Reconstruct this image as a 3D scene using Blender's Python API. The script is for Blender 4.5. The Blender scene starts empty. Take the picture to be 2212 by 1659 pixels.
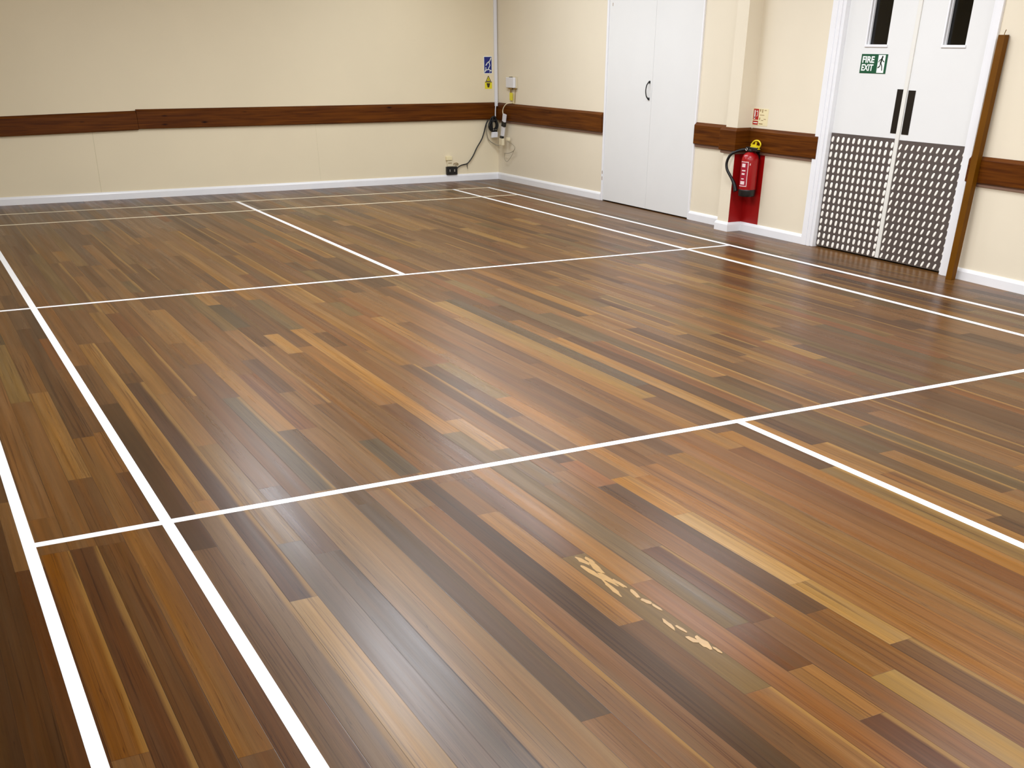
import bpy, bmesh, math, random
from mathutils import Vector, Matrix

sc = bpy.context.scene
C = sc.collection
R = random.Random(7)

# ------------------------------------------------------------------ helpers
def lin(c):
    c = c / 255.0
    return c / 12.92 if c <= 0.04045 else ((c + 0.055) / 1.055) ** 2.4
def L3(r, g, b): return (lin(r), lin(g), lin(b), 1.0)

def mat(name, col, rough=0.5, metal=0.0, spec=0.5, bump=0.0, bscale=200.0, var=0.0, vscale=2.0):
    m = bpy.data.materials.new(name); m.use_nodes = True
    nt = m.node_tree; b = nt.nodes['Principled BSDF']
    b.inputs['Base Color'].default_value = L3(*col)
    b.inputs['Roughness'].default_value = rough
    b.inputs['Metallic'].default_value = metal
    b.inputs['Specular IOR Level'].default_value = spec
    tc = nt.nodes.new('ShaderNodeTexCoord')
    if var:
        n = nt.nodes.new('ShaderNodeTexNoise'); n.inputs['Scale'].default_value = vscale; n.inputs['Detail'].default_value = 4
        nt.links.new(tc.outputs['Object'], n.inputs['Vector'])
        mr = nt.nodes.new('ShaderNodeMapRange'); mr.inputs[1].default_value = .3; mr.inputs[2].default_value = .7
        mr.inputs[3].default_value = 1 - var; mr.inputs[4].default_value = 1 + var
        nt.links.new(n.outputs['Fac'], mr.inputs[0])
        h = nt.nodes.new('ShaderNodeHueSaturation'); h.inputs['Color'].default_value = L3(*col)
        nt.links.new(mr.outputs[0], h.inputs['Value']); nt.links.new(h.outputs[0], b.inputs['Base Color'])
    if bump:
        n = nt.nodes.new('ShaderNodeTexNoise'); n.inputs['Scale'].default_value = bscale; n.inputs['Detail'].default_value = 3
        nt.links.new(tc.outputs['Object'], n.inputs['Vector'])
        bp = nt.nodes.new('ShaderNodeBump'); bp.inputs['Strength'].default_value = bump; bp.inputs['Distance'].default_value = .002
        nt.links.new(n.outputs['Fac'], bp.inputs['Height']); nt.links.new(bp.outputs[0], b.inputs['Normal'])
    return m

def link(name, me, m=None, parent=None, smooth=False):
    o = bpy.data.objects.new(name, me); C.objects.link(o)
    if m:
        for k in (m if isinstance(m, (list, tuple)) else [m]): me.materials.append(k)
    if parent: o.parent = parent
    if smooth:
        for p in me.polygons: p.use_smooth = True
    return o
def from_bm(name, bm, m=None, parent=None, smooth=False, bevel=0.0, seg=2):
    bmesh.ops.recalc_face_normals(bm, faces=bm.faces)
    me = bpy.data.meshes.new(name); bm.to_mesh(me); bm.free()
    o = link(name, me, m, parent, smooth)
    if bevel:
        md = o.modifiers.new('bevel', 'BEVEL'); md.width = bevel; md.segments = seg; md.limit_method = 'ANGLE'
        md.angle_limit = math.radians(40)
    return o
def box(bm, x0, x1, y0, y1, z0, z1):
    vs = [bm.verts.new((x, y, z)) for x in (x0, x1) for y in (y0, y1) for z in (z0, z1)]
    f = [(0, 1, 3, 2), (4, 6, 7, 5), (0, 4, 5, 1), (2, 3, 7, 6), (0, 2, 6, 4), (1, 5, 7, 3)]
    return [bm.faces.new([vs[i] for i in q]) for q in f]
def boxo(name, a, m, parent=None, bevel=0.0):
    bm = bmesh.new(); box(bm, *a); return from_bm(name, bm, m, parent, bevel=bevel)
def prism(bm, pts, d):
    """closed 3D polygon pts extruded by vector d"""
    d = Vector(d); a = [bm.verts.new(p) for p in pts]; b = [bm.verts.new(Vector(p) + d) for p in pts]
    n = len(pts); bm.faces.new(a); bm.faces.new(list(reversed(b)))
    for i in range(n): bm.faces.new([a[i], b[i], b[(i + 1) % n], a[(i + 1) % n]])
def catmull(P, n=8):
    P = [Vector(p) for p in P]; Q = [P[0] * 2 - P[1]] + P + [P[-1] * 2 - P[-2]]; out = []
    for i in range(1, len(Q) - 2):
        for k in range(n):
            t = k / n; a, b, c, d = Q[i - 1:i + 3]
            out.append(.5 * ((2 * b) + (c - a) * t + (2 * a - 5 * b + 4 * c - d) * t * t + (3 * b - a - 3 * c + d) * t ** 3))
    return out + [P[-1]]
def tube(bm, P, r, seg=10, smooth_path=True):
    P = catmull(P) if smooth_path else [Vector(p) for p in P]
    rings = []; up = None
    for i, p in enumerate(P):
        t = (P[min(i + 1, len(P) - 1)] - P[max(i - 1, 0)]).normalized()
        if up is None: up = t.orthogonal().normalized()
        up = (up - t * up.dot(t)).normalized(); s = t.cross(up)
        rr = r(i / (len(P) - 1)) if callable(r) else r
        rings.append([bm.verts.new(p + (up * math.cos(a) + s * math.sin(a)) * rr) for a in [2 * math.pi * k / seg for k in range(seg)]])
    for a, b in zip(rings, rings[1:]):
        for k in range(seg): bm.faces.new([a[k], a[(k + 1) % seg], b[(k + 1) % seg], b[k]])
    bm.faces.new(rings[0][::-1]); bm.faces.new(rings[-1])
def lathe(bm, prof, cx, cy, cz=0, seg=40):
    rings = []
    for r, z in prof:
        rings.append([bm.verts.new((cx + r * math.cos(2 * math.pi * k / seg), cy + r * math.sin(2 * math.pi * k / seg), cz + z)) for k in range(seg)])
    for a, b in zip(rings, rings[1:]):
        for k in range(seg): bm.faces.new([a[k], a[(k + 1) % seg], b[(k + 1) % seg], b[k]])
    bm.faces.new(rings[0][::-1]); bm.faces.new(rings[-1])
def offset_path(path, side, d):
    """mitred horizontal offset of a polyline; side=+1 -> left of travel"""
    out = []; n = len(path)
    for i in range(n):
        ns = []
        for j in (i - 1, i):
            if 0 <= j < n - 1:
                t = (Vector(path[j + 1]) - Vector(path[j])).normalized(); ns.append(Vector((-t.y, t.x)) * side)
        if len(ns) == 1: v = ns[0] * d
        else:
            b = (ns[0] + ns[1]); b = b / b.length; v = b * (d / max(.2, b.dot(ns[0])))
        out.append(Vector(path[i]) + v)
    return out
def sweep(bm, path, side, prof, dz=None):
    """prof: closed list of (offset, z); dz: z shift per path point"""
    cols = []
    dz = dz or [0] * len(path)
    offs = [offset_path(path, side, o) for o, z in prof]
    for i in range(len(path)):
        cols.append([bm.verts.new((offs[k][i].x, offs[k][i].y, prof[k][1] + dz[i])) for k in range(len(prof))])
    n = len(prof)
    for a, b in zip(cols, cols[1:]):
        for k in range(n): bm.faces.new([a[k], a[(k + 1) % n], b[(k + 1) % n], b[k]])
    bm.faces.new(cols[0][::-1]); bm.faces.new(cols[-1])
def tag(o, label, cat, group=None):
    o['label'] = label; o['category'] = cat
    if group: o['group'] = group
    return o
def struct(o): o['kind'] = 'structure'; return o
def thing(name, loc, label, cat, group=None):
    o = bpy.data.objects.new(name, None); C.objects.link(o); o.location = loc; o.empty_display_size = .05
    return tag(o, label, cat, group)
def adopt(o, parent):
    """parent keeping the world placement (parents are only translated)"""
    o.parent = parent; o.matrix_parent_inverse = Matrix.Translation(-Vector(parent.location)); return o

# ------------------------------------------------------------------ materials
def wall_paint(name, col):
    m = bpy.data.materials.new(name); m.use_nodes = True; nt = m.node_tree; b = nt.nodes['Principled BSDF']
    tc = nt.nodes.new('ShaderNodeTexCoord')
    n = nt.nodes.new('ShaderNodeTexNoise'); n.inputs['Scale'].default_value = .9; n.inputs['Detail'].default_value = 5
    nt.links.new(tc.outputs['Object'], n.inputs['Vector'])
    mr = nt.nodes.new('ShaderNodeMapRange'); mr.inputs[1].default_value = .3; mr.inputs[2].default_value = .7
    mr.inputs[3].default_value = .97; mr.inputs[4].default_value = 1.03
    nt.links.new(n.outputs['Fac'], mr.inputs[0])
    h = nt.nodes.new('ShaderNodeHueSaturation'); h.inputs['Color'].default_value = L3(*col)
    nt.links.new(mr.outputs[0], h.inputs['Value']); nt.links.new(h.outputs[0], b.inputs['Base Color'])
    b.inputs['Roughness'].default_value = .55; b.inputs['Specular IOR Level'].default_value = .3
    n2 = nt.nodes.new('ShaderNodeTexNoise'); n2.inputs['Scale'].default_value = 160; n2.inputs['Detail'].default_value = 2
    nt.links.new(tc.outputs['Object'], n2.inputs['Vector'])
    bp = nt.nodes.new('ShaderNodeBump'); bp.inputs['Strength'].default_value = .08; bp.inputs['Distance'].default_value = .001
    nt.links.new(n2.outputs['Fac'], bp.inputs['Height']); nt.links.new(bp.outputs[0], b.inputs['Normal'])
    return m
M_wall = wall_paint('cream_wall_paint', (229, 216, 186))
M_wall2 = wall_paint('cream_wall_paint_door_side', (229, 218, 195))
M_seam = mat('panel_joint', (196, 186, 150), .8)
M_ceil = mat('ceiling_paint', (222, 218, 208), .8, var=.03)
M_skirt = mat('white_gloss_paint', (236, 236, 238), .3, var=.015, vscale=6)
M_door = mat('white_door_paint', (228, 228, 226), .35, var=.01, vscale=3)
M_astr = mat('cream_strip_paint', (228, 226, 218), .35)
M_gap = mat('dark_gap', (18, 14, 10), .9)
M_line = mat('white_line_paint', (250, 251, 253), .3, var=.01)
M_linec = mat('cream_line_paint', (238, 226, 196), .3, var=.03, vscale=8)
M_red = mat('red_wall_paint', (154, 3, 3), .45)
M_extred = mat('extinguisher_red', (158, 6, 14), .3)
M_black = mat('black_plastic', (14, 13, 13), .4)
M_rubber = mat('black_rubber', (10, 10, 10), .5)
M_yellow = mat('yellow_plastic', (222, 200, 30), .35)
M_white = mat('white_plastic', (226, 226, 230), .35)
M_ivory = mat('ivory_plastic', (224, 212, 180), .4)
M_grey = mat('grey_cable', (150, 142, 122), .5)
M_brass = mat('brass', (150, 120, 60), .35, metal=.8)
M_steel = mat('steel', (200, 200, 196), .3, metal=.9)
M_bronze = mat('dark_bronze_plate', (26, 19, 10), .38, metal=.3, var=.06, vscale=30)
M_kick = mat('kick_plate_metal', (88, 78, 73), .55, metal=.2, var=.08, vscale=5)
M_lozenge_shine = mat('lozenge_white_reflection', (250, 246, 236), .35, metal=.0)  # near-white colour paints in the light reflected by the studs
M_green = mat('sign_green', (4, 78, 48), .35)
M_greend = mat('sign_dark_green', (4, 32, 20), .35)
M_signw = mat('sign_white', (240, 246, 240), .35)
M_blue = mat('sign_blue', (22, 34, 120), .35)
M_signy = mat('sign_yellow', (226, 214, 40), .4)
M_signc = mat('sign_cream', (236, 222, 178), .4)
M_signr = mat('sign_red', (176, 12, 8), .35)
M_ink = mat('sign_brown_ink', (140, 110, 60), .5)
M_dink = mat('sign_dark_ink', (60, 44, 20), .5)
M_label = mat('label_crimson', (160, 16, 44), .35)
M_labw = mat('label_white', (232, 208, 206), .4)
M_glass = bpy.data.materials.new('dark_safety_glass'); M_glass.use_nodes = True
b = M_glass.node_tree.nodes['Principled BSDF']; b.inputs['Base Color'].default_value = (.25, .26, .26, 1)
b.inputs['Roughness'].default_value = .04; b.inputs['Transmission Weight'].default_value = 1; b.inputs['IOR'].default_value = 1.45
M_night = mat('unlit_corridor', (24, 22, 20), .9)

def rail_wood():
    m = bpy.data.materials.new('varnished_pine_rail'); m.use_nodes = True; nt = m.node_tree; b = nt.nodes['Principled BSDF']
    tc = nt.nodes.new('ShaderNodeTexCoord'); mp = nt.nodes.new('ShaderNodeMapping'); mp.inputs['Scale'].default_value = (1.0, 1.0, 26)
    nt.links.new(tc.outputs['Object'], mp.inputs['Vector'])
    n = nt.nodes.new('ShaderNodeTexNoise'); n.inputs['Scale'].default_value = 2.2; n.inputs['Detail'].default_value = 6; n.inputs['Distortion'].default_value = .6
    nt.links.new(mp.outputs[0], n.inputs['Vector'])
    cr = nt.nodes.new('ShaderNodeValToRGB'); e = cr.color_ramp.elements
    e[0].position = .3; e[0].color = L3(66, 28, 2); e[1].position = .72; e[1].color = L3(106, 57, 8)
    nt.links.new(n.outputs['Fac'], cr.inputs[0])
    # knots
    mp2 = nt.nodes.new('ShaderNodeMapping'); mp2.inputs['Scale'].default_value = (1.5, 1.5, 5); nt.links.new(tc.outputs['Object'], mp2.inputs['Vector'])
    v = nt.nodes.new('ShaderNodeTexVoronoi'); v.inputs['Scale'].default_value = 1.6; nt.links.new(mp2.outputs[0], v.inputs['Vector'])
    r2 = nt.nodes.new('ShaderNodeValToRGB'); r2.color_ramp.elements[0].position = .03; r2.color_ramp.elements[0].color = (.12, .06, .03, 1)
    r2.color_ramp.elements[1].position = .11; r2.color_ramp.elements[1].color = (1, 1, 1, 1)
    nt.links.new(v.outputs['Distance'], r2.inputs[0])
    mx = nt.nodes.new('ShaderNodeMix'); mx.data_type = 'RGBA'; mx.blend_type = 'MULTIPLY'; mx.inputs[0].default_value = 1
    nt.links.new(cr.outputs[0], mx.inputs[6]); nt.links.new(r2.outputs[0], mx.inputs[7])
    nt.links.new(mx.outputs[2], b.inputs['Base Color'])
    b.inputs['Roughness'].default_value = .45; b.inputs['Specular IOR Level'].default_value = .12
    return m
M_rail = rail_wood()
M_floorlit = mat('pink_grey_floor_light', (150, 118, 100), .6)  # pinkish grey imitates floor light on the rail's lower chamfer
M_pole = mat('brown_stained_pole', (104, 63, 3), .45, spec=.15, var=.12, vscale=4)

# ------------------------------------------------------------------ room geometry
WR = [(6.624, 7.4861), (6.688, 5.06), (6.69, 1.7), (6.678, 0.1), (6.632, -0.75), (6.60, -8.3)]   # right wall face, far -> near
def wx(y):
    for (xa, ya), (xb, yb) in zip(WR, WR[1:]):
        if yb <= y <= ya: return xa + (xb - xa) * (y - ya) / (yb - ya)
    return WR[-1][0]
def wy(x): return 7.389 + .0147 * x                      # back wall face
H = 2.75; XLW = -0.72; YB = -8.3

# floor ---------------------------------------------------------------
PIT, FX0 = .0905, -.045
# boards read off the floor: (row, far y, near y, colour); some grey tints are blurred reflections painted in
HERO = [
 (24,-2.80,-3.45,205,168,112),(23,-2.42,-3.63,100,72,50),(24,-2.37,-2.80,192,142,75),(21,-3.00,-3.60,112,74,46),
 (21,-3.60,-4.60,142,100,68),(22,-4.00,-5.0,182,150,92),(24,-3.89,-5.0,118,86,60),(20,-3.59,-3.87,116,76,44),
 (21,-1.38,-1.85,180,138,86),(21,-1.85,-2.31,126,104,74),(21,-2.31,-3.00,138,102,62),(22,-2.2,-4.00,150,106,58),
 (23,-3.63,-5.0,138,94,46),(24,-3.45,-3.89,186,150,100),
 (20,-3.87,-4.15,165,122,78),(20,-4.15,-5.0,104,66,42),(17,-2.46,-3.43,175,130,78),(17,-3.43,-5.0,125,90,58),
 (18,-2.93,-3.91,138,116,76),(17,-2.10,-2.46,140,104,70),(18,-2.10,-2.93,118,84,60),(18,-3.91,-5.0,158,112,66),(19,-2.02,-3.21,172,126,72),
 (19,-3.21,-5.0,150,104,66),(20,-1.55,-3.59,132,116,86),(16,-2.04,-5.0,92,68,46),(16,-1.47,-1.95,108,98,78),
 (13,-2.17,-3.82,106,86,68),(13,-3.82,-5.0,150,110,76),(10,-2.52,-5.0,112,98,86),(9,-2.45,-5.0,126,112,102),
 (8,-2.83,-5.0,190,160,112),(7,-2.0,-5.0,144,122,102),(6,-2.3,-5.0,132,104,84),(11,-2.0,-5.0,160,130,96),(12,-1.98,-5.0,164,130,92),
 (14,-2.05,-5.0,150,112,80),(15,-2.3,-5.0,142,106,80),(14,-1.2,-2.05,146,112,82),(15,-0.6,-2.3,150,116,84),
 (7,.86,-1.85,172,130,80),(8,-.09,-2.82,98,70,54),(8,.11,-.09,118,86,58),(13,-.08,-1.18,170,130,84),(13,-1.19,-2.17,112,90,74),
 (12,-.57,-1.96,112,104,84),(9,-1.22,-2.38,152,124,88),(20,4.35,1.62,168,126,76),(15,5.45,3.33,142,110,74),
 (11,5.75,3.42,148,114,68),(12,3.40,.64,156,116,74),(18,.61,.12,184,142,92),(24,1.77,1.33,168,130,86),(17,1.57,.86,98,84,62),
 (40,5.77,3.06,152,118,70),(44,5.26,3.93,168,128,76),(36,5.47,2.62,156,120,70),(32,4.31,1.44,142,110,72),
 (2,1.05,-.19,152,128,86),(4,-.87,-2.01,152,110,66),(6,-.41,-2.3,92,66,44),(5,-1.4,-5.0,125,88,58),(4,-2.06,-3.57,156,114,70),(4,-3.57,-5,132,96,66),
 (3,-2.11,-5.0,118,80,46),(1,-2.10,-3.44,150,98,36),(2,-2.1,-5.0,110,72,44),(0,-2.2,-5.,106,68,40),(-1,-1.8,-5.,92,60,32),(-2,-1.8,-5.,84,54,28),(-3,-1.8,-5.,76,50,24),
 (-1,0.5,-1.8,104,72,46),(-2,0.5,-1.8,98,68,40),
 (33,-2.02,-2.67,104,76,52),(34,-.23,-2.11,182,138,84),(33,-1.32,-2.02,106,76,52),(38,-1.35,-1.95,108,80,58),(40,-1.49,-5.0,120,92,72),
 (46,-.84,-1.31,178,142,92),(56,1.09,.35,104,74,52),(63,.87,-1.9,166,124,68),(58,-.80,-1.74,112,84,62),
 (36,-1.95,-3.9,112,86,62),(38,-1.95,-3.2,110,82,60),(35,-3.36,-4.6,100,72,50),(34,-2.13,-4.5,180,132,74),(33,-2.67,-4.5,150,124,82),(32,-2.1,-4.5,172,124,68),
 (31,-2.3,-4.5,128,84,50),(29,-2.05,-4.5,150,104,64),(28,-2.24,-4.5,160,122,80),(27,-2.2,-4.5,150,108,70),(30,-2.0,-4.5,142,98,60),(26,-2.3,-4.5,158,110,62),(25,-2.4,-4.5,172,122,66),
 (24,-.48,-.97,106,78,56),(25,-.45,-1.17,142,120,80),(25,-1.17,-2.4,180,132,80),(45,1.65,.24,166,124,76),
 (40,1.95,1.04,172,124,68),(40,1.0,.2,178,134,80),(39,1.04,.19,106,78,52),(43,.62,.21,110,80,60),(42,.37,-.5,168,130,86),
 (33,1.03,-1.3,108,98,82),(32,1.0,-1.5,170,136,84),(36,.90,-.41,126,112,86),(36,1.64,.98,152,134,94),
]
POOL = [((140,102,68), 20), ((150,110,72), 16), ((128,92,62), 14), ((160,120,76), 9), ((116,84,60), 8), ((172,130,80), 5),
        ((132,108,74), 5), ((106,76,54), 5), ((146,98,62), 8), ((184,146,96), 2), ((122,104,78), 2)]
PC = [c for c, w in POOL]; PW = [w for c, w in POOL]
def build_floor():
    boards = []
    r0, r1 = -8, 75
    ylo, yhi = YB, 7.62
    for row in range(r0, r1):
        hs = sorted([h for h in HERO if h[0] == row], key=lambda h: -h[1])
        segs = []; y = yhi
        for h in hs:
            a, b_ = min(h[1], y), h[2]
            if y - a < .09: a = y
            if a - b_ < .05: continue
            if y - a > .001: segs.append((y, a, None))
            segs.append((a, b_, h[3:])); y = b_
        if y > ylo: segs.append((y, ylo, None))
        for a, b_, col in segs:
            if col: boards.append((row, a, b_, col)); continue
            while a > b_ + 1e-6:
                ln = R.choice([.45, .7, .9, 1.2, 1.6, 2.1, 2.6]) * R.uniform(.8, 1.2)
                if a == yhi: ln *= R.uniform(.3, 1)
                e = a - ln
                if e - b_ < .3: e = b_
                c = R.choices(PC, PW)[0]; k = R.uniform(.92, 1.08)
                boards.append((row, a, e, tuple(min(255, v * k) for v in c))); a = e
    boards = [(r_, a_, e_, tuple(mm + (v - mm) * .92 for v, mm in zip(c_, (146, 112, 80)))) for r_, a_, e_, c_ in boards]
    boards = [(r_, a_, e_, (c_[0], c_[1] if c_[1] < .80 * c_[0] else c_[0] * (.80 + (c_[1] / c_[0] - .80) * .55), c_[2])) for r_, a_, e_, c_ in boards]
    V, F, UV, UV2, COL = [], [], [], [], []
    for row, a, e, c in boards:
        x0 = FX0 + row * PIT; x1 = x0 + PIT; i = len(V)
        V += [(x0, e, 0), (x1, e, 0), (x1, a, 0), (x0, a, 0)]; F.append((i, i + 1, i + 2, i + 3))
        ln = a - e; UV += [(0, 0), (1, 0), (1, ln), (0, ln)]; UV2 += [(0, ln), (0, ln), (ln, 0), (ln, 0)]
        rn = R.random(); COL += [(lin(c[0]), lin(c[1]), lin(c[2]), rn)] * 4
    me = bpy.data.meshes.new('floor'); me.from_pydata(V, [], F)
    me.uv_layers.new(name='board'); me.uv_layers.new(name='ends'); me.color_attributes.new('tint', 'FLOAT_COLOR', 'CORNER')
    u = me.uv_layers['board']; u2 = me.uv_layers['ends']; ca = me.color_attributes['tint']
    for i in range(len(V)):
        u.data[i].uv = UV[i]; u2.data[i].uv = UV2[i]; ca.data[i].color = COL[i]
    o = link('floor', me, floor_mat()); return struct(o)

FG = 0.40     # board tint -> albedo
def floor_mat():
    m = bpy.data.materials.new('polished_hardwood_boards'); m.use_nodes = True; nt = m.node_tree; N = nt.nodes; K = nt.links
    b = N['Principled BSDF']
    def math_(op, a, c=None, d=None):
        n = N.new('ShaderNodeMath'); n.operation = op
        for i, v in enumerate((a, c, d)):
            if v is None: continue
            if hasattr(v, 'is_linked') or hasattr(v, 'links'): K.new(v, n.inputs[i])
            else: n.inputs[i].default_value = v
        return n.outputs[0]
    def mix(t, fac, a, c):
        n = N.new('ShaderNodeMix'); n.data_type = 'RGBA'; n.blend_type = t
        for idx, v in ((0, fac), (6, a), (7, c)):
            if hasattr(v, 'links'): K.new(v, n.inputs[idx])
            else: n.inputs[idx].default_value = v
        return n.outputs[2]
    att = N.new('ShaderNodeVertexColor'); att.layer_name = 'tint'
    uv = N.new('ShaderNodeUVMap'); uv.uv_map = 'board'; s = N.new('ShaderNodeSeparateXYZ'); K.new(uv.outputs[0], s.inputs[0])
    uv2 = N.new('ShaderNodeUVMap'); uv2.uv_map = 'ends'; s2 = N.new('ShaderNodeSeparateXYZ'); K.new(uv2.outputs[0], s2.inputs[0])
    U, Vv, rn = s.outputs[0], s.outputs[1], att.outputs['Alpha']
    rz = math_('MULTIPLY', rn, 173.0)
    rb = math_('FRACT', math_('MULTIPLY', rn, 57.31)); rc = math_('FRACT', math_('MULTIPLY', rn, 913.7)); rd = math_('FRACT', math_('MULTIPLY', rn, 3371.3))
    def noise(su, sv, scale, detail=4, dist=0.0, off=0.0):
        cmb = N.new('ShaderNodeCombineXYZ'); K.new(math_('MULTIPLY', U, su), cmb.inputs[0]); K.new(math_('MULTIPLY', Vv, sv), cmb.inputs[1]); K.new(math_('ADD', rz, off), cmb.inputs[2])
        n = N.new('ShaderNodeTexNoise'); n.inputs['Scale'].default_value = scale; n.inputs['Detail'].default_value = detail; n.inputs['Distortion'].default_value = dist
        K.new(cmb.outputs[0], n.inputs['Vector']); return n.outputs['Fac']
    def rng(v, a, c, d, e, smooth=False):
        n = N.new('ShaderNodeMapRange'); K.new(v, n.inputs[0])
        for i, q in enumerate((a, c, d, e)): n.inputs[i + 1].default_value = q
        if smooth: n.interpolation_type = 'SMOOTHSTEP'
        return n.outputs[0]
    big = noise(1.6, .9, 1.0, 3, .4)                      # heartwood bands along the board
    mid = noise(7, 1.1, 1.0, 5, .5, 7)
    fine = noise(34, 5.0, 1.0, 4, .2, 19)
    pore = noise(60, 14.0, 1.0, 2, 0, 31)
    val = math_('MULTIPLY', rng(big, .3, .7, .84, 1.16), math_('MULTIPLY', rng(mid, .3, .7, .87, 1.13), rng(fine, .3, .7, .91, 1.08)))
    hs = N.new('ShaderNodeHueSaturation'); K.new(att.outputs['Color'], hs.inputs['Color']); K.new(val, hs.inputs['Value'])
    K.new(rng(noise(2.2, .7, 1, 2, 0, 43), .3, .7, .90, 1.12), hs.inputs['Saturation'])
    col = hs.outputs[0]
    # reddish / olive drift inside a board
    col = mix('MIX', math_('MULTIPLY', rng(noise(1.3, .5, 1, 2, .3, 55), .52, .78, 0, 1, True), .22), col, L3(120, 74, 48))
    col = mix('MIX', math_('MULTIPLY', rng(noise(1.5, .6, 1, 2, .3, 77), .56, .80, 0, 1, True), .16), col, L3(126, 114, 80))
    # pale sapwood along one edge of some boards
    edge = math_('ADD', U, math_('MULTIPLY', math_('SUBTRACT', noise(.1, .9, 1.0, 2, 0, 91), .5), .5))
    sap = math_('MULTIPLY', rng(edge, .74, .92, 0, 1, True), math_('GREATER_THAN', rb, .80))
    col = mix('MIX', math_('MULTIPLY', sap, .55), col, L3(205, 165, 105))
    # dark growth lines
    lines = rng(noise(9, .8, 1.0, 3, 1.1, 111), .56, .66, 0, 1, True)
    col = mix('MULTIPLY', math_('MULTIPLY', lines, math_('MULTIPLY', math_('GREATER_THAN', rc, .40), .46)), col, L3(126, 84, 60))
    th = rng(math_('ABSOLUTE', math_('SUBTRACT', noise(10, .7, 1.0, 2, .8, 131), .5)), 0, .012, 1, 0)
    col = mix('MULTIPLY', math_('MULTIPLY', th, math_('MULTIPLY', math_('GREATER_THAN', rd, .35), .62)), col, L3(110, 66, 44))
    col = mix('MULTIPLY', math_('MULTIPLY', rng(pore, .62, .74, 0, 1), .25), col, L3(110, 80, 60))
    # joints between boards
    e1 = math_('MULTIPLY', math_('MINIMUM', U, math_('SUBTRACT', 1.0, U)), PIT)
    e2 = math_('MINIMUM', s2.outputs[0], s2.outputs[1])
    e2v = math_('MINIMUM', Vv, math_('ADD', s2.outputs[0], s2.outputs[1]))
    joint = rng(e1, .0003, .0015, 1, 0)
    jw = math_('MULTIPLY', joint, rng(noise(.01, 1.3, 1, 2, 0, 151),   .35, .65, .25, .9))
    gj = N.new('ShaderNodeMath'); gj.operation = 'MINIMUM'; K.new(s2.outputs[0], gj.inputs[0]); K.new(s2.outputs[1], gj.inputs[1])
    je = rng(gj.outputs[0], .0003, .0015, .45, 0)
    jj = math_('MAXIMUM', jw, je)
    col = mix('MIX', jj, col, L3(52, 34, 20))
    sc_ = N.new('ShaderNodeMix'); sc_.data_type = 'RGBA'; sc_.blend_type = 'MULTIPLY'; sc_.inputs[0].default_value = 1
    K.new(col, sc_.inputs[6]); sc_.inputs[7].default_value = (FG * 1.04, FG * .89, FG * .56, 1)
    K.new(sc_.outputs[2], b.inputs['Base Color'])
    ro = math_('ADD', rng(noise(2, .6, 1, 3, 0, 171), .3, .7, ROUGH - .03, ROUGH + .05), math_('MULTIPLY', rb, .05))
    K.new(ro, b.inputs['Roughness'])
    b.inputs['Specular IOR Level'].default_value = SPEC
    # boards cup very slightly, joints are shallow grooves
    cup = math_('MULTIPLY', math_('MULTIPLY', U, math_('SUBTRACT', 1.0, U)), math_('MULTIPLY', rd, .00022))
    hgt = math_('SUBTRACT', cup, math_('MULTIPLY', jj, .0003))
    hgt = math_('ADD', hgt, math_('MULTIPLY', fine, .00001))
    bp = N.new('ShaderNodeBump'); bp.inputs['Strength'].default_value = .6; bp.inputs['Distance'].default_value = 1.0
    K.new(hgt, bp.inputs['Height']); K.new(bp.outputs[0], b.inputs['Normal'])
    return m
ROUGH = .27; SPEC = .11
floor = build_floor()

# spalted pale figure let into one olive board (pattern of that board)
def blobs():
    bm = bmesh.new(); rr = random.Random(3); zz = [.0003]
    def blob(cx, cy, w, l, ang):
        n = 14; vs = []; zz[0] += .00004
        for k in range(n):
            a = 2 * math.pi * k / n; q = rr.uniform(.75, 1.2)
            dx, dy = w * math.cos(a) * q, l * math.sin(a) * q
            vs.append(bm.verts.new((cx + dx * math.cos(ang) - dy * math.sin(ang), cy + dx * math.sin(ang) + dy * math.cos(ang), zz[0])))
        bm.faces.new(vs)
    x0 = FX0 + 18 * PIT
    for u_, y, w, l, a in [(.55,-2.98,.010,.028,.3),(.82,-2.99,.008,.022,.0),(.70,-3.05,.010,.040,-.25),(.36,-3.07,.009,.050,.2),(.55,-3.14,.010,.040,.1),
                           (.30,-3.20,.008,.045,-.2),(.72,-3.18,.008,.030,.2),(.78,-3.27,.007,.025,-.4),(.80,-3.33,.009,.018,.4),(.88,-3.38,.006,.020,.1),
                           (.52,-3.49,.007,.030,-.2),(.70,-3.53,.005,.022,.1),(.60,-3.60,.010,.018,.5),(.80,-3.63,.011,.030,-.3),(.90,-3.68,.005,.016,0)]:
        blob(x0 + u_ * PIT, y, w * 1.1, l * 1.35, a * .45)
    return from_bm('pale_wood_figure', bm, mat('pale_spalted_wood', (150, 112, 48), .3, var=.1, vscale=30), floor)
blobs()

# court markings (paint on the floor)
def court_line(x0, x1, y0, y1, m=M_line, lab=None):
    bm = bmesh.new(); box(bm, x0, x1, y0, y1, -.0004, .0009 if y1 - y0 > .5 else .0006)
    o = from_bm('court_line', bm, m, floor)
    if lab: o['label'] = lab
LW = .02
ny = -6.7
court_line(.0, .04, ny, 6.70)                                   # outer left sideline
court_line(.46, .50, ny, 6.70)                                  # inner left sideline
court_line(5.60, 5.64, ny, 6.70); court_line(6.06, 6.10, ny, 6.70)
court_line(3.03, 3.07, 2.02, 6.70); court_line(3.03, 3.07, ny, -2.02)
court_line(.04, 6.06, 1.98, 2.015, M_line)
court_line(.04, 6.06, -2.02, -1.98, M_line)
court_line(.04, 6.06, 5.90, 5.935, M_linec, 'cream court line'); court_line(.04, 6.06, 6.665, 6.70, M_linec, 'cream court line')

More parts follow.
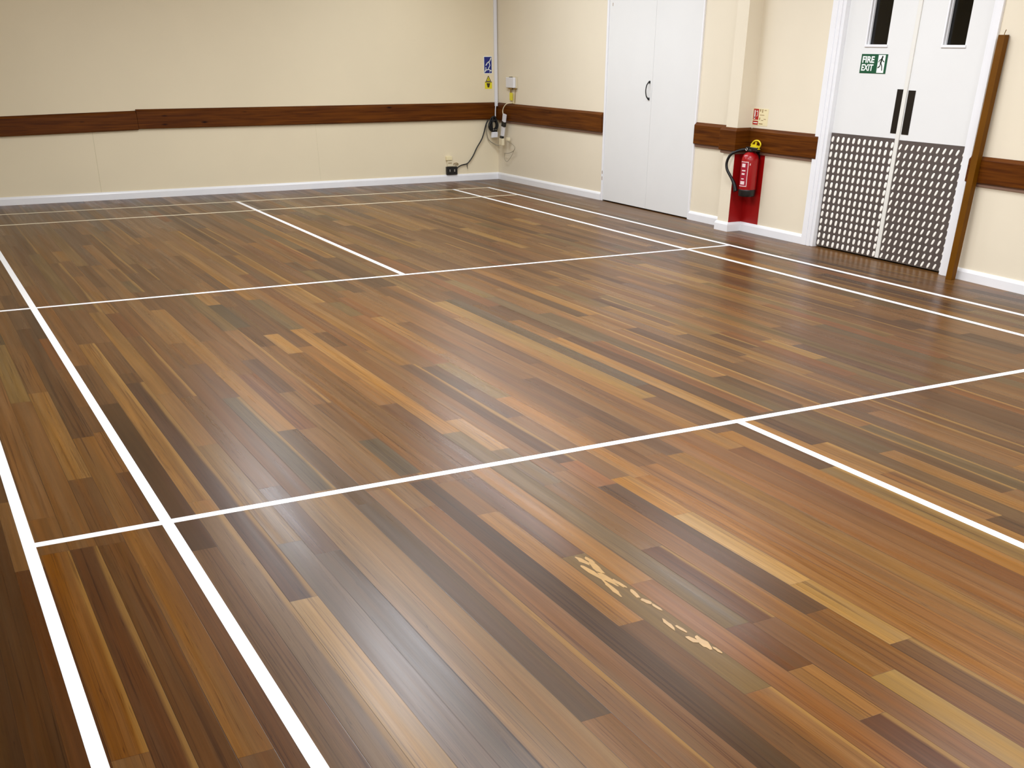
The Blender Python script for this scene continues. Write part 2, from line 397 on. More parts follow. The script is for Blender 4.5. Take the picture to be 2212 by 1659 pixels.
# walls ---------------------------------------------------------------
def wall_strip(name, path, side, z0, z1, m, t=.12):
    bm = bmesh.new(); sweep(bm, path, side, [(0, z0), (0, z1), (-t, z1), (-t, z0)]); return from_bm(name, bm, m)
struct(wall_strip('wall_back', [(XLW - .12, wy(XLW - .12)), (6.76, wy(6.76))], -1, -.05, H, M_wall))
D1 = (3.455, 5.085)      # store cupboard opening
D2 = (.165, 1.655)       # double door opening
def seg_path(ya, yb):     # far -> near
    p = [(wx(ya), ya)] + [(x, y) for x, y in WR if yb < y < ya] + [(wx(yb), yb)]
    return p
bm = bmesh.new()
for ya, yb in ((7.4861, D1[1]), (D1[0], D2[1]), (D2[0], YB)):
    sweep(bm, seg_path(ya, yb), -1, [(0, -.05), (0, H), (-.14, H), (-.14, -.05)])
for ya, yb in ((D1[1], D1[0]), (D2[1], D2[0])):
    sweep(bm, seg_path(ya, yb), -1, [(0, 2.04), (0, H), (-.14, H), (-.14, 2.04)])
# pier standing out of the wall
box(bm, 6.54, 6.72, 2.640, 2.800, -.05, H)
wr = struct(from_bm('wall_right', bm, M_wall2))
struct(boxo('wall_left', (XLW - .12, XLW, YB - .12, 7.5, -.05, H), M_wall))
struct(boxo('wall_front', (XLW - .12, 6.8, YB - .12, YB, -.05, H), M_wall))
struct(boxo('ceiling', (XLW - .12, 6.85, YB - .12, 7.62, H, H + .1), M_ceil))
# board joints in the lower back wall
bm = bmesh.new()
prism(bm, [(1.788, wy(1.79) - .0006, .07), (1.791, wy(1.79) - .0006, .07), (1.820, wy(1.82) - .0006, .66), (1.817, wy(1.82) - .0006, .66)], (0, .003, 0))
for x in (4.26,): prism(bm, [(x, wy(x) - .0004, .07), (x + .0014, wy(x) - .0004, .07), (x + .0014, wy(x) - .0004, .66), (x, wy(x) - .0004, .66)], (0, .003, 0))
struct(from_bm('trim_1', bm, M_seam))
# painted red strip behind the extinguisher
bm = bmesh.new()
xr = wx(2.5)
box(bm, xr - .0015, xr + .002, 2.400, 2.640, .06, .655)
box(bm, 6.5402, xr, 2.6385, 2.6405, .06, .655)
struct(from_bm('trim_2', bm, M_red))

# skirting
SK = [(0, 0), (0, .076), (.006, .076), (.013, .068), (.018, .056), (.018, 0)]
bm = bmesh.new(); sweep(bm, [(XLW, wy(XLW)), (6.6245, wy(6.6245))], -1, SK); struct(from_bm('baseboard_back', bm, M_skirt))
bm = bmesh.new(); sweep(bm, seg_path(7.486, 5.10), -1, SK)
sweep(bm, [(wx(3.44), 3.44), (wx(2.9), 2.80), (6.54, 2.80), (6.54, 2.64), (wx(2.64), 2.64), (wx(1.78), 1.765)], -1, SK)
sweep(bm, seg_path(.118, YB), -1, SK)
struct(from_bm('baseboard_right', bm, M_skirt))

# ------------------------------------------------------------------ wooden wall rails
def rail(name, path, label, dz=None, z0=.655, z1=.834, floorlit=False, t=.035):
    o = thing(name, (path[0][0], path[0][1], z0), label, 'wall rail', 'wooden rails along the walls')
    bm = bmesh.new(); sweep(bm, path, -1, [(0.001, z0), (0.001, z1), (.010, z1), (t - .003, z1 - .018), (t, z1 - .022), (t, z0 + .005), (t - .005, z0)], dz)
    adopt(from_bm('rail_board', bm, M_rail, None, bevel=.002), o)
    if floorlit:  # separate strip stands in for the board's floor-lit lower chamfer
        bm = bmesh.new(); sweep(bm, path, -1, [(0.001, z0 - .026), (0.001, z0), (.012, z0), (.012, z0 - .022)], dz)
        k = adopt(from_bm('floorlit_chamfer', bm, M_floorlit), o); k['label'] = 'thin strip under the board, coloured like floor light on its lower chamfer'
    return o
rail('wooden_wall_rail', [(XLW, wy(XLW)), (.97, wy(.97)), (2.29, wy(2.29))], 'pine rail board on the back wall that dips towards the left edge of the photo',
     dz=[-.055, -.030, -.004], z0=.655, z1=.830)
rail('wooden_wall_rail', [(2.292, wy(2.29)), (6.59, wy(6.59))], 'long brown varnished pine rail on the back wall running from the joint to the corner', z0=.659, z1=.838)
rail('wooden_wall_rail', seg_path(7.452, 5.105), 'brown wooden rail on the wall between the corner and the white cupboard doors', z0=.652, z1=.836, floorlit=True)
rail('wooden_wall_rail', [(wx(3.43), 3.435), (wx(2.9), 2.802)], 'short brown wooden rail between the white cupboard doors and the wall pier', z0=.655, z1=.833, floorlit=True)
rail('wooden_wall_rail', [(6.54, 2.84), (6.54, 2.64), (6.688, 2.64)], 'short brown wooden rail wrapping the narrow wall pier', z0=.653, z1=.833, floorlit=True)
rail('wooden_wall_rail', [(wx(2.60), 2.604), (wx(1.72), 1.722)], 'brown wooden rail behind the fire extinguisher, reaching to the double doors', z0=.655, z1=.833, floorlit=True)
rail('wooden_wall_rail', [(wx(.120), .120), (wx(.1), .1), (wx(-.75), -.75), (wx(-3), -3.0)],
     'brown wooden rail at the right edge of the photo, behind the leaning pole', z0=.636, z1=.800, floorlit=True)

# ------------------------------------------------------------------ doors
def carcass(name, a):
    return boxo(name, a, M_door)
# door_1: flush pair of cupboard doors
d1 = struct(bpy.data.objects.new('door_1', None)); C.objects.link(d1); d1.location = (6.68, 4.27, 0)
FXd = 6.668
bm = bmesh.new()
box(bm, 6.672, 6.80, 5.062, 5.096, 0, 2.06); box(bm, 6.672, 6.80, 3.442, 3.462, 0, 2.06); box(bm, 6.672, 6.80, 3.442, 5.096, 2.03, 2.06)
adopt(from_bm('door_frame', bm, M_skirt, bevel=.0015), d1)
leafA = adopt(boxo('door_leaf', (6.679, 6.715, 4.2195, 5.060, .010, 2.028), M_door, bevel=.0015), d1)
leafB = adopt(boxo('door_leaf', (6.679, 6.715, 3.464, 4.2165, .010, 2.028), M_door, bevel=.0015), d1)
adopt(boxo('dark_cupboard_interior', (6.80, 6.815, 3.45, 5.09, 0, 2.05), M_gap), d1)
bm = bmesh.new()
tube(bm, [(6.677, 4.262, 1.137), (6.662, 4.262, 1.128), (6.648, 4.268, 1.105), (6.641, 4.270, 1.062), (6.648, 4.268, 1.018), (6.662, 4.262, .996), (6.677, 4.262, .987)],
     lambda t: .0055 + .004 * (abs(2 * t - 1) ** 3))
box(bm, 6.6745, 6.6795, 4.252, 4.272, 1.122, 1.144); box(bm, 6.6745, 6.6795, 4.252, 4.272, .980, 1.002)
h = from_bm('bow_handle', bm, M_black, smooth=True); h.parent = leafA; h['label'] = 'black curved handle'
bm = bmesh.new(); box(bm, 6.6775, 6.6795, 4.998, 5.004, 1.765, 1.792); box(bm, 6.6712, 6.6726, 5.070, 5.080, .26, .29); box(bm, 6.6712, 6.6726, 5.070, 5.080, .20, .235)
k = from_bm('keyhole_and_hinge_marks', bm, M_ink); k.parent = leafA

# door_2: double doors with vision panels, finger plates and studded kick plates
d2 = struct(bpy.data.objects.new('door_2', None)); C.objects.link(d2); d2.location = (6.713, .905, 0)
LX = 6.713
bm = bmesh.new()
def post(y0, y1, xf, xb=6.83): box(bm, xf, xb, y0, y1, 0, 2.07)
post(1.705, 1.765, 6.662); post(1.690, 1.7055, 6.668); post(1.655, 1.6905, 6.660)   # moulded architrave, left
post(1.625, 1.656, 6.672)                                                            # jamb
post(.120, .178, 6.660); post(.1775, .205, 6.672)
box(bm, 6.662, 6.83, .12, 1.765, 2.035, 2.10)
adopt(from_bm('door_frame', bm, M_skirt, bevel=.002), d2)
def leaf(y0, y1, wy0, wy1, wz0=1.452, wz1=1.90):
    bm = bmesh.new(); z0, z1 = .012, 2.033; a, b_ = LX, LX + .044
    box(bm, a, b_, y0, wy0, z0, z1); box(bm, a, b_, wy1, y1, z0, z1); box(bm, a, b_, wy0, wy1, z0, wz0); box(bm, a, b_, wy0, wy1, wz1, z1)
    bmesh.ops.remove_doubles(bm, verts=bm.verts, dist=1e-5)
    return adopt(from_bm('door_leaf', bm, M_door), d2)
def sub(o, leaf_):
    o.parent = leaf_; return o
def vision(lf, y0, y1, z0=1.452, z1=1.90):
    sub(boxo('vision_glass', (LX + .030, LX + .036, y0 - .002, y1 + .002, z0 - .002, z1 + .002), M_glass), lf)
    bm = bmesh.new(); a, b_ = LX - .006, LX + .006
    box(bm, a, b_, y1 - .003, y1 + .012, z0 - .014, z1); box(bm, a - .003, b_, y0 - .012, y1 + .012, z0 - .014, z0 + .002)
    box(bm, LX + .014, LX + .030, y1 - .010, y1 + .001, z0, z1)
    sub(from_bm('glazing_bead', bm, M_skirt, bevel=.001), lf)
lfA = leaf(.900, 1.624, 1.172, 1.386); vision(lfA, 1.172, 1.386)
lfB = leaf(.206, .897, .423, .624); vision(lfB, .423, .624)
sub(boxo('meeting_strip', (LX - .011, LX + .001, .878, .916, .014, 2.03), M_astr, bevel=.003), lfA)
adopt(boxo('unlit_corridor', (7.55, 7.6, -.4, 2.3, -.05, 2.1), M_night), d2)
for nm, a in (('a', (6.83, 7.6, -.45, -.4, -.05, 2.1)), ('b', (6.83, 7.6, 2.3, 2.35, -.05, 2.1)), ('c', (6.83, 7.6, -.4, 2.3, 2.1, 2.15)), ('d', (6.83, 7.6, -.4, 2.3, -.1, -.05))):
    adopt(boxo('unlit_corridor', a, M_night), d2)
sub(boxo('finger_plate', (LX - .0035, LX + .0005, .917, .984, .886, 1.174), M_bronze, bevel=.001), lfA)['label'] = 'dark bronze finger plate'
sub(boxo('finger_plate', (LX - .0035, LX + .0005, .799, .869, .884, 1.170), M_bronze, bevel=.001), lfB)['label'] = 'dark bronze finger plate'
def kick(lf, y0, y1, z0, z1, cols, rows, w, hgt, slant, seed):
    bm = bmesh.new(); box(bm, LX - .003, LX + .0005, y0, y1, z0, z1)
    rr = random.Random(seed); dy = (y1 - y0) / (cols - .25); dz = (z1 - z0) / (rows + .25)
    for i in range(cols):
        for j in range(rows + 1):
            cy = y1 - dy * (i + .38); cz = z1 - .045 - dz * j
            hh = hgt
            n = 12; top = []; bot = []
            for k in range(n):
                a = 2 * math.pi * k / n
                u_ = w * math.cos(a); v_ = hh * math.sin(a)
                sq = (abs(math.cos(a)) ** 3 + abs(math.sin(a)) ** 3) ** (-1 / 3.)
                u_ *= sq; v_ *= sq
                y = cy - (u_ + v_ * slant); z = cz + v_
                y = min(max(y, y0 + .001), y1 - .001); z = min(max(z, z0 + .001), z1 - .001)
                bot.append(bm.verts.new((LX - .003, y, z))); top.append(bm.verts.new((LX - .0052, cy + (y - cy) * .82, min(max(cz + v_ * .86, z0 + .002), z1 - .002))))
            for k in range(n):
                f = bm.faces.new([bot[k], bot[(k + 1) % n], top[(k + 1) % n], top[k]]); f.material_index = 1
            f = bm.faces.new(top); f.material_index = 1
    bmesh.ops.recalc_face_normals(bm, faces=bm.faces)
    me = bpy.data.meshes.new('kick_plate'); bm.to_mesh(me); bm.free()
    o = link('kick_plate', me, [M_kick, M_lozenge_shine]); o['label'] = 'grey metal kick plate studded with lozenges coloured white as if reflecting light'
    return sub(o, lf)
kick(lfA, .917, 1.623, .014, .852, 12, 15, .0140, .0205, .16, 1)
kick(lfB, .207, .877, .014, .846, 11, 15, .0112, .0195, .45, 2)

# ------------------------------------------------------------------ flat-sign tools
class Wall2D:
    """draws in wall coordinates: u to the right, v up (as one faces the wall)"""
    def __init__(s, kind, plane, u0, v0): s.k, s.p, s.u0, s.v0 = kind, plane, u0, v0
    def pt(s, u, v, d):
        if s.k == 'right': return (s.p - d, s.u0 - u, s.v0 + v)
        return (s.u0 + u, s.p - d, s.v0 + v)
    def poly(s, bm, pts, d0, d1):
        a = [s.pt(u, v, d0) for u, v in pts]; dv = Vector(s.pt(0, 0, d1)) - Vector(s.pt(0, 0, d0)); prism(bm, a, dv)
    def rect(s, bm, u0, v0, u1, v1, d0, d1): s.poly(bm, [(u0, v0), (u1, v0), (u1, v1), (u0, v1)], d0, d1)
    def stroke(s, bm, pts, w, d0, d1):
        for (a, b_) in zip(pts, pts[1:]):
            a = Vector(a); b_ = Vector(b_); t = (b_ - a).normalized(); n = Vector((-t.y, t.x)) * w / 2; e = t * w * .25
            s.poly(bm, [tuple(a - e - n), tuple(b_ + e - n), tuple(b_ + e + n), tuple(a - e + n)], d0, d1)
    def disc(s, bm, u, v, r, d0, d1): s.poly(bm, [(u + r * math.cos(2 * math.pi * k / 14), v + r * math.sin(2 * math.pi * k / 14)) for k in range(14)], d0, d1)
    def text(s, name, txt, u, v, size, w, d, m, bold=.0):
        cu = bpy.data.curves.new(name, 'FONT'); cu.body = txt; cu.size = size; cu.offset = bold; cu.resolution_u = 3
        to = bpy.data.objects.new(name, cu); C.objects.link(to); bpy.context.view_layer.update()
        me = bpy.data.meshes.new_from_object(to.evaluated_get(bpy.context.evaluated_depsgraph_get())); C.objects.unlink(to); bpy.data.objects.remove(to)
        xs = [q.co.x for q in me.vertices]; ys = [q.co.y for q in me.vertices]; x0, x1, y0, y1 = min(xs), max(xs), min(ys), max(ys)
        for q in me.vertices: q.co = s.pt(u + (q.co.x - x0) / (x1 - x0) * w, v + (q.co.y - y0) / (y1 - y0) * size, d)
        me.materials.clear(); me.update(); return link(name, me, m)

# FIRE EXIT sign on the left leaf
t = thing('fire_exit_sign', (LX, 1.28, 1.27), 'green and white FIRE EXIT sign with running figure on the left door leaf', 'sign')
w = Wall2D('right', LX, 1.4155, 1.268)
bm = bmesh.new(); w.rect(bm, 0, 0, .276, .125, 0, .003); adopt(from_bm('sign_plate', bm, M_green, bevel=.0006), t)
adopt(w.text('fire_exit_lettering', 'FIRE', .016, .068, .043, .128, .0036, M_signw, .0014), t)
adopt(w.text('fire_exit_lettering', 'EXIT', .016, .016, .043, .125, .0036, M_signw, .0014), t)
bm = bmesh.new(); w.rect(bm, .182, .005, .255, .120, .003, .0036); adopt(from_bm('doorway_panel', bm, M_signw), t)
bm = bmesh.new(); f0, f1 = .0036, .0044
w.disc(bm, .226, .107, .008, f0, f1)
w.stroke(bm, [(.222, .098), (.214, .068)], .015, f0, f1); w.stroke(bm, [(.219, .094), (.200, .086), (.192, .074)], .006, f0, f1); w.stroke(bm, [(.224, .094), (.238, .080), (.248, .076)], .006, f0, f1)
w.stroke(bm, [(.214, .068), (.208, .046), (.190, .038)], .008, f0, f1); w.stroke(bm, [(.216, .068), (.230, .048), (.236, .022)], .008, f0, f1)
adopt(from_bm('running_figure', bm, M_greend), t)

# extinguisher instruction sign above the rail
t = thing('fire_extinguisher_sign', (wx(2.52), 2.52, .85), 'small red and cream fire extinguisher instruction sign just above the rail', 'sign')
w = Wall2D('right', wx(2.52), 2.625, .852)
bm = bmesh.new(); w.rect(bm, 0, 0, .205, .130, -.001, .002); adopt(from_bm('sign_plate', bm, M_signc, bevel=.0005), t)
bm = bmesh.new(); w.rect(bm, .006, .044, .078, .126, .002, .0026); w.rect(bm, .006, .006, .078, .036, .002, .0026); adopt(from_bm('red_panels', bm, M_signr), t)
bm = bmesh.new(); w.stroke(bm, [(.026, .060), (.026, .112)], .014, .0026, .0032); w.stroke(bm, [(.046, .106), (.062, .112), (.064, .082), (.054, .070)], .006, .0026, .0032)
w.poly(bm, [(.014, .050), (.036, .050), (.030, .066), (.022, .066)], .0026, .0032); w.rect(bm, .016, .018, .070, .025, .0026, .0032); adopt(from_bm('pictogram', bm, M_signw), t)
bm = bmesh.new()
for u, v, a, b_ in [(.092, .108, .012, .018), (.122, .100, .010, .026), (.094, .080, .06, .004), (.092, .044, .010, .018), (.118, .040, .030, .004), (.092, .012, .05, .006), (.150, .116, .03, .004), (.150, .050, .03, .004)]:
    w.rect(bm, u, v, u + a, v + b_, .002, .0025)
adopt(from_bm('faded_text', bm, M_ink), t)

# blue sign + yellow label on the back wall by the conduit
t = thing('blue_safety_sign', (6.49, wy(6.49), 1.14), 'small blue sign with white bent line figure on the back wall beside the white conduit', 'sign')
w = Wall2D('back', wy(6.49), 6.437, 1.136)
bm = bmesh.new(); w.rect(bm, 0, 0, .110, .178, -.001, .002); adopt(from_bm('sign_plate', bm, M_signw, bevel=.0006), t)
bm = bmesh.new(); w.rect(bm, .006, .005, .105, .171, .002, .0026); adopt(from_bm('blue_field', bm, M_blue), t)
bm = bmesh.new(); w.stroke(bm, [(.096, .160), (.080, .128), (.048, .110), (.028, .085)], .010, .0026, .0032); w.stroke(bm, [(.070, .120), (.082, .085), (.062, .052)], .009, .0026, .0032)
w.stroke(bm, [(.026, .064), (.030, .036), (.062, .044), (.098, .030)], .009, .0026, .0032); w.poly(bm, [(.008, .008), (.030, .030), (.026, .058), (.014, .030)], .0026, .0032); w.stroke(bm, [(.082, .034), (.080, .012)], .006, .0026, .0032)
adopt(from_bm('white_figure', bm, M_signw), t)
t = thing('yellow_warning_label', (6.495, wy(6.49), .975), 'yellow warning label with black triangle under the blue sign', 'label')
w = Wall2D('back', wy(6.49), 6.440, .974)
bm = bmesh.new(); w.poly(bm, [(.004, 0), (.112, 0), (.104, .085), (.072, .095), (.056, .142), (.040, .095), (.004, .085)], -.001, .0018); adopt(from_bm('label_sheet', bm, M_signc), t)
bm = bmesh.new(); w.rect(bm, .008, .006, .104, .076, .0018, .0022); w.poly(bm, [(.028, .086), (.084, .086), (.056, .136)], .0018, .0022); adopt(from_bm('yellow_field', bm, M_signy), t)
bm = bmesh.new(); w.stroke(bm, [(.026, .086), (.086, .086), (.056, .138), (.026, .086)], .007, .0022, .0028); w.stroke(bm, [(.052, .112), (.058, .098)], .006, .0022, .0028)
w.rect(bm, .010, .072, .102, .080, .0022, .0028); w.poly(bm, [(.030, .064), (.080, .064), (.066, .020), (.044, .020)], .0022, .0024)
adopt(from_bm('black_triangle', bm, M_dink), t)

# ------------------------------------------------------------------ fire extinguisher
ex, ey = 6.598, 2.486
t = thing('fire_extinguisher', (ex, ey, .305), 'red fire extinguisher with yellow handle and black hose hanging on the red painted strip', 'fire extinguisher')
bm = bmesh.new(); lathe(bm, [(.074, .352), (.0755, .356), (.0755, .590), (.073, .610), (.064, .632), (.045, .648), (.026, .655), (.024, .664)], ex, ey); adopt(from_bm('cylinder', bm, M_extred, smooth=True), t)
bm = bmesh.new(); lathe(bm, [(.066, .306), (.072, .308), (.074, .314), (.0762, .352), (.0762, .362), (.074, .364)], ex, ey); adopt(from_bm('base_cup', bm, M_black, smooth=True), t)
bm = bmesh.new(); lathe(bm, [(.028, .655), (.034, .658), (.034, .676), (.024, .682)], ex, ey); box(bm, ex - .022, ex + .022, ey - .100, ey + .060, .664, .694)
adopt(from_bm('valve_head', bm, M_black, bevel=.005), t)
bm = bmesh.new(); prism(bm, [(ex - .014, ey + .005, .694), (ex - .014, ey - .105, .680), (ex - .014, ey - .080, .708), (ex - .014, ey - .010, .716)], (.028, 0, 0))
tube(bm, [(ex, ey + .01, .712), (ex, ey - .03, .742), (ex, ey - .085, .746), (ex, ey - .118, .722), (ex, ey - .100, .690)], .006, 8)
tube(bm, [(ex, ey - .048, .700), (ex, ey - .058, .735)], .009, 8, False)
hd = adopt(from_bm('squeeze_handle', bm, M_yellow, smooth=False), t); hd['label'] = 'bright yellow handle'
bm = bmesh.new(); tube(bm, [(ex - .040, ey + .018 + .011 * math.cos(a), .676 + .011 * math.sin(a)) for a in [k * math.pi / 6 for k in range(13)]], .003, 6, False); lathe(bm, [(.004, 0), (.004, .01)], ex - .036, ey + .018, .664, 8)
adopt(from_bm('safety_pin_ring', bm, M_steel), t)
bm = bmesh.new(); tube(bm, [(6.600, 2.540, .672), (6.565, 2.585, .666), (6.512, 2.618, .646), (6.492, 2.652, .612), (6.485, 2.672, .560), (6.488, 2.662, .510), (6.500, 2.628, .465), (6.515, 2.600, .425), (6.525, 2.578, .385), (6.530, 2.562, .340)],
                       lambda q: .0120 if q < .72 else .0120 + .008 * (q - .72) / .28)
adopt(from_bm('hose', bm, M_rubber, smooth=True), t)
# curved label
def arc_patch(bm, a0, a1, z0, z1, r, n=14):
    vs = [[bm.verts.new((ex + r * math.cos(a0 + (a1 - a0) * k / n), ey + r * math.sin(a0 + (a1 - a0) * k / n), z)) for k in range(n + 1)] for z in (z0, z1)]
    for k in range(n): bm.faces.new([vs[0][k], vs[0][k + 1], vs[1][k + 1], vs[1][k]])
A = lambda q: math.radians(q)   # camera looks from about 233 degrees
bm = bmesh.new(); arc_patch(bm, A(158), A(222), .392, .582, .0758); lb = adopt(from_bm('instruction_label', bm, M_label), t)
bm = bmesh.new()
for a0, a1, z0, z1 in [(158, 222, .578, .584), (158, 222, .388, .394), (219, 223, .388, .584), (172, 202, .540, .568), (176, 206, .508, .518), (176, 202, .480, .494), (176, 200, .444, .452), (170, 206, .404, .430), (232, 237, .556, .572)]:
    arc_patch(bm, A(a0), A(a1), z0, z1, .0762, 8)
q = from_bm('label_print', bm, M_labw); q.parent = lb
boxo_b = boxo('wall_bracket', (ex + .07, wx(2.48) - .0015, ey - .02, ey + .02, .60, .655), M_black); adopt(boxo_b, t)

# ------------------------------------------------------------------ leaning pole
t = thing('wooden_pole', (6.605, .02, 0), 'square brown wooden pole leaning upright against the rail beside the double doors', 'pole')
bm = bmesh.new(); hw = .0275
b0 = Vector((6.598, .022, 0)); b1 = Vector((6.644, .048, 1.512))
vs = [[bm.verts.new(c + Vector((dx, dy, 0))) for dx, dy in ((-hw * .8, -hw), (hw * .8, -hw), (hw * .8, hw), (-hw * .8, hw))] for c in (b0, b1)]
bm.faces.new(vs[0]); bm.faces.new(vs[1][::-1])
for k in range(4): bm.faces.new([vs[0][k], vs[0][(k + 1) % 4], vs[1][(k + 1) % 4], vs[1][k]])
adopt(from_bm('shaft', bm, M_pole, bevel=.002), t)
bm = bmesh.new(); tube(bm, [(6.644, .046, 1.510), (6.644, .044, 1.525), (6.642, .036, 1.540)], .0028, 6); adopt(from_bm('hook', bm, M_brass), t)

# ------------------------------------------------------------------ corner electrics
WYc = wy(6.57)
t = thing('cable_conduit', (6.592, WYc, .84), 'white plastic cable conduit running up the back wall next to the corner', 'conduit')
adopt(boxo('conduit_channel', (6.574, 6.612, WYc - .022, WYc - .0005, .840, H - .002), M_white, bevel=.002), t)
bm = bmesh.new(); tube(bm, [(6.585, 7.440, .850), (6.572, 7.430, .828), (6.560, 7.424, .790), (6.556, 7.424, .740), (6.554, 7.420, .676)], .0065, 8); box(bm, 6.558, 6.590, 7.424, 7.446, .800, .842)
tag(from_bm('white_cable', bm, M_white, smooth=False), 'short white cable hanging from the conduit down to the black cable coil', 'cable')

# heater control with yellow tag
yy = 7.10; xw = wx(yy)
t = thing('heater_control', (xw, yy, 1.0), 'white wall control box with yellow tag on the side wall near the corner', 'control box')
adopt(boxo('backplate', (xw - .008, xw - .0005, 6.985, 7.235, .996, 1.116), M_ivory, bevel=.002), t)
adopt(boxo('control_body', (xw - .040, xw - .008, 7.015, 7.215, 1.000, 1.106), M_white, bevel=.006), t)
adopt(boxo('push_button', (xw - .034, xw - .012, 7.085, 7.145, 1.104, 1.112), M_dink, bevel=.003), t)
bm = bmesh.new(); box(bm, xw - .030, xw - .012, 7.075, 7.165, .985, 1.001); box(bm, xw - .026, xw - .014, 6.985, 7.030, .985, 1.000); box(bm, xw - .024, xw - .016, 7.115, 7.130, .95, .987); adopt(from_bm('brass_terminals', bm, M_brass, bevel=.001), t)
bm = bmesh.new(); box(bm, xw - .022, xw - .019, 7.075, 7.150, .872, .950); tg = adopt(from_bm('hanging_tag', bm, M_signy), t); tg['label'] = 'yellow hanging tag'
bm = bmesh.new(); box(bm, xw - .004, xw - .0005, 7.045, 7.160, .840, .945); adopt(from_bm('ivory_cover_plate', bm, M_signc), t)
bm = bmesh.new(); tube(bm, [(xw - .012, 7.020, .990), (xw - .010, 7.030, .930), (xw - .010, 7.040, .850)], .003, 6); adopt(from_bm('lead', bm, M_brass), t)

# white lead from the tag to the hanging adapter
bm = bmesh.new(); tube(bm, [(xw - .010, 7.105, .846), (6.575, 7.150, .836), (6.560, 7.198, .800), (6.555, 7.222, .760), (6.552, 7.205, .722)], .0055, 8)
tag(from_bm('white_lead', bm, M_ivory, smooth=True), 'cream lead curving over the rail from the control box to the hanging socket strip', 'cable')
t = thing('socket_strip', (6.55, 7.17, .49), 'white extension socket strip with black band hanging in front of the side wall rail', 'extension lead')
bm = bmesh.new(); prism(bm, [(6.540, 7.195, .732), (6.540, 7.135, .722), (6.540, 7.205, .490), (6.540, 7.262, .482)][::-1], (.026, 0, 0)); adopt(from_bm('strip_body', bm, M_white, bevel=.003), t)
bm = bmesh.new(); prism(bm, [(6.538, 7.2165, .655), (6.538, 7.1515, .640), (6.538, 7.168, .590), (6.538, 7.236, .600)][::-1], (.030, 0, 0)); bd = adopt(from_bm('black_band', bm, M_black), t)
bm = bmesh.new(); box(bm, 6.534, 6.560, 7.205, 7.270, .468, .494); adopt(from_bm('end_cap', bm, M_black, bevel=.003), t)
t = tag(boxo('white_plug', (6.535, 6.570, 7.205, 7.300, .390, .468), M_ivory, bevel=.008), 'pale plug hanging just below the white socket strip', 'plug')
tag(boxo('small_adapter', (6.560, 6.600, 7.110, 7.160, .448, .482), M_ivory, bevel=.004), 'small pale adapter hanging to the right of the socket strip', 'adapter')

# black coil of cable in the corner
t = thing('cable_coil', (6.52, 7.40, .55), 'tangled coil of black cable hanging below the rail in the corner', 'cable')
bm = bmesh.new(); rr = random.Random(5)
for k in range(13):
    cx, cz = 6.514 + rr.uniform(-.012, .012), .610 + rr.uniform(-.02, .012); ra, rb_ = rr.uniform(.030, .062), rr.uniform(.045, .078); d = 7.392 + rr.uniform(-.022, .022)
    tube(bm, [(cx + ra * math.cos(a), d + .008 * math.sin(2 * a + k), cz + rb_ * math.sin(a)) for a in [k * .7 + q * math.pi / 6 for q in range(13)]], .0062, 8)
tube(bm, [(6.530, 7.385, .672), (6.508, 7.395, .690), (6.475, 7.400, .660)], .008, 8)
adopt(from_bm('coil_turns', bm, M_rubber, smooth=True), t)
adopt(boxo('cable_tie', (6.49, 6.54, 7.365, 7.372, .548, .556), M_steel), t)
bm = bmesh.new(); prism(bm, [(6.490, 7.365, .528), (6.560, 7.365, .528), (6.556, 7.365, .470), (6.478, 7.365, .466)], (0, .045, 0))
tag(from_bm('plug_transformer', bm, M_white, bevel=.005), 'white plug transformer hanging under the black cable coil', 'adapter')
bm = bmesh.new(); tube(bm, [(6.448, 7.455, .600), (6.445, 7.455, .545), (6.462, 7.455, .465), (6.490, 7.45, .425), (6.540, 7.43, .395), (6.590, 7.40, .372)], .005, 8)
tag(from_bm('grey_cable', bm, M_grey, smooth=True), 'grey cable drooping in a loop under the black coil', 'cable')
bm = bmesh.new()
tube(bm, [(6.58, 7.140, .460), (6.575, 7.120, .438), (6.58, 7.023, .418), (6.585, 6.967, .383), (6.59, 7.024, .340), (6.59, 7.155, .310), (6.59, 7.262, .302)], .0032, 6)
tube(bm, [(6.59, 6.980, .372), (6.60, 7.079, .289), (6.60, 7.203, .215), (6.60, 7.277, .246), (6.60, 7.262, .302)], .0022, 6)
tag(from_bm('thin_looped_cable', bm, M_grey, smooth=True), 'thin pale cable hanging in loose loops against the side wall below the adapters', 'cable')
bm = bmesh.new(); tube(bm, [(6.462, 7.435, .655), (6.440, 7.44, .620), (6.424, 7.445, .575), (6.410, 7.448, .528), (6.376, 7.45, .450), (6.310, 7.458, .358), (6.257, 7.460, .272), (6.205, 7.460, .214), (6.170, 7.460, .188), (6.119, 7.462, .178), (6.085, 7.462, .171), (6.050, 7.460, .155), (6.022, 7.452, .135)], lambda q: .0085 - .003 * q, 8)
tube(bm, [(6.172, 7.458, .190), (6.168, 7.450, .162), (6.172, 7.448, .130)], lambda q: .006 - .004 * q, 8)
tag(from_bm('black_cable', bm, M_rubber, smooth=True), 'long black cable slanting down from the coil to the black socket box', 'cable')
ys = wy(5.95)
t = thing('black_socket_box', (5.955, ys, .075), 'black double socket box on the back wall just above the skirting', 'socket')
adopt(boxo('box_body', (5.884, 6.028, ys - .036, ys - .0005, .077, .163), M_black, bevel=.003), t)
adopt(boxo('rocker_switch', (5.921, 5.931, ys - .0385, ys - .035, .108, .134), M_steel, bevel=.001), t)
adopt(boxo('rocker_switch', (5.982, 5.996, ys - .0385, ys - .035, .108, .134), M_steel, bevel=.001), t)
t = thing('ivory_plug', (5.93, ys, .165), 'ivory plug and adapter stacked on the wall above the black socket box', 'plug')
adopt(boxo('plug_top', (5.886, 5.965, ys - .032, ys - .0005, .232, .276), M_signc, bevel=.006), t)
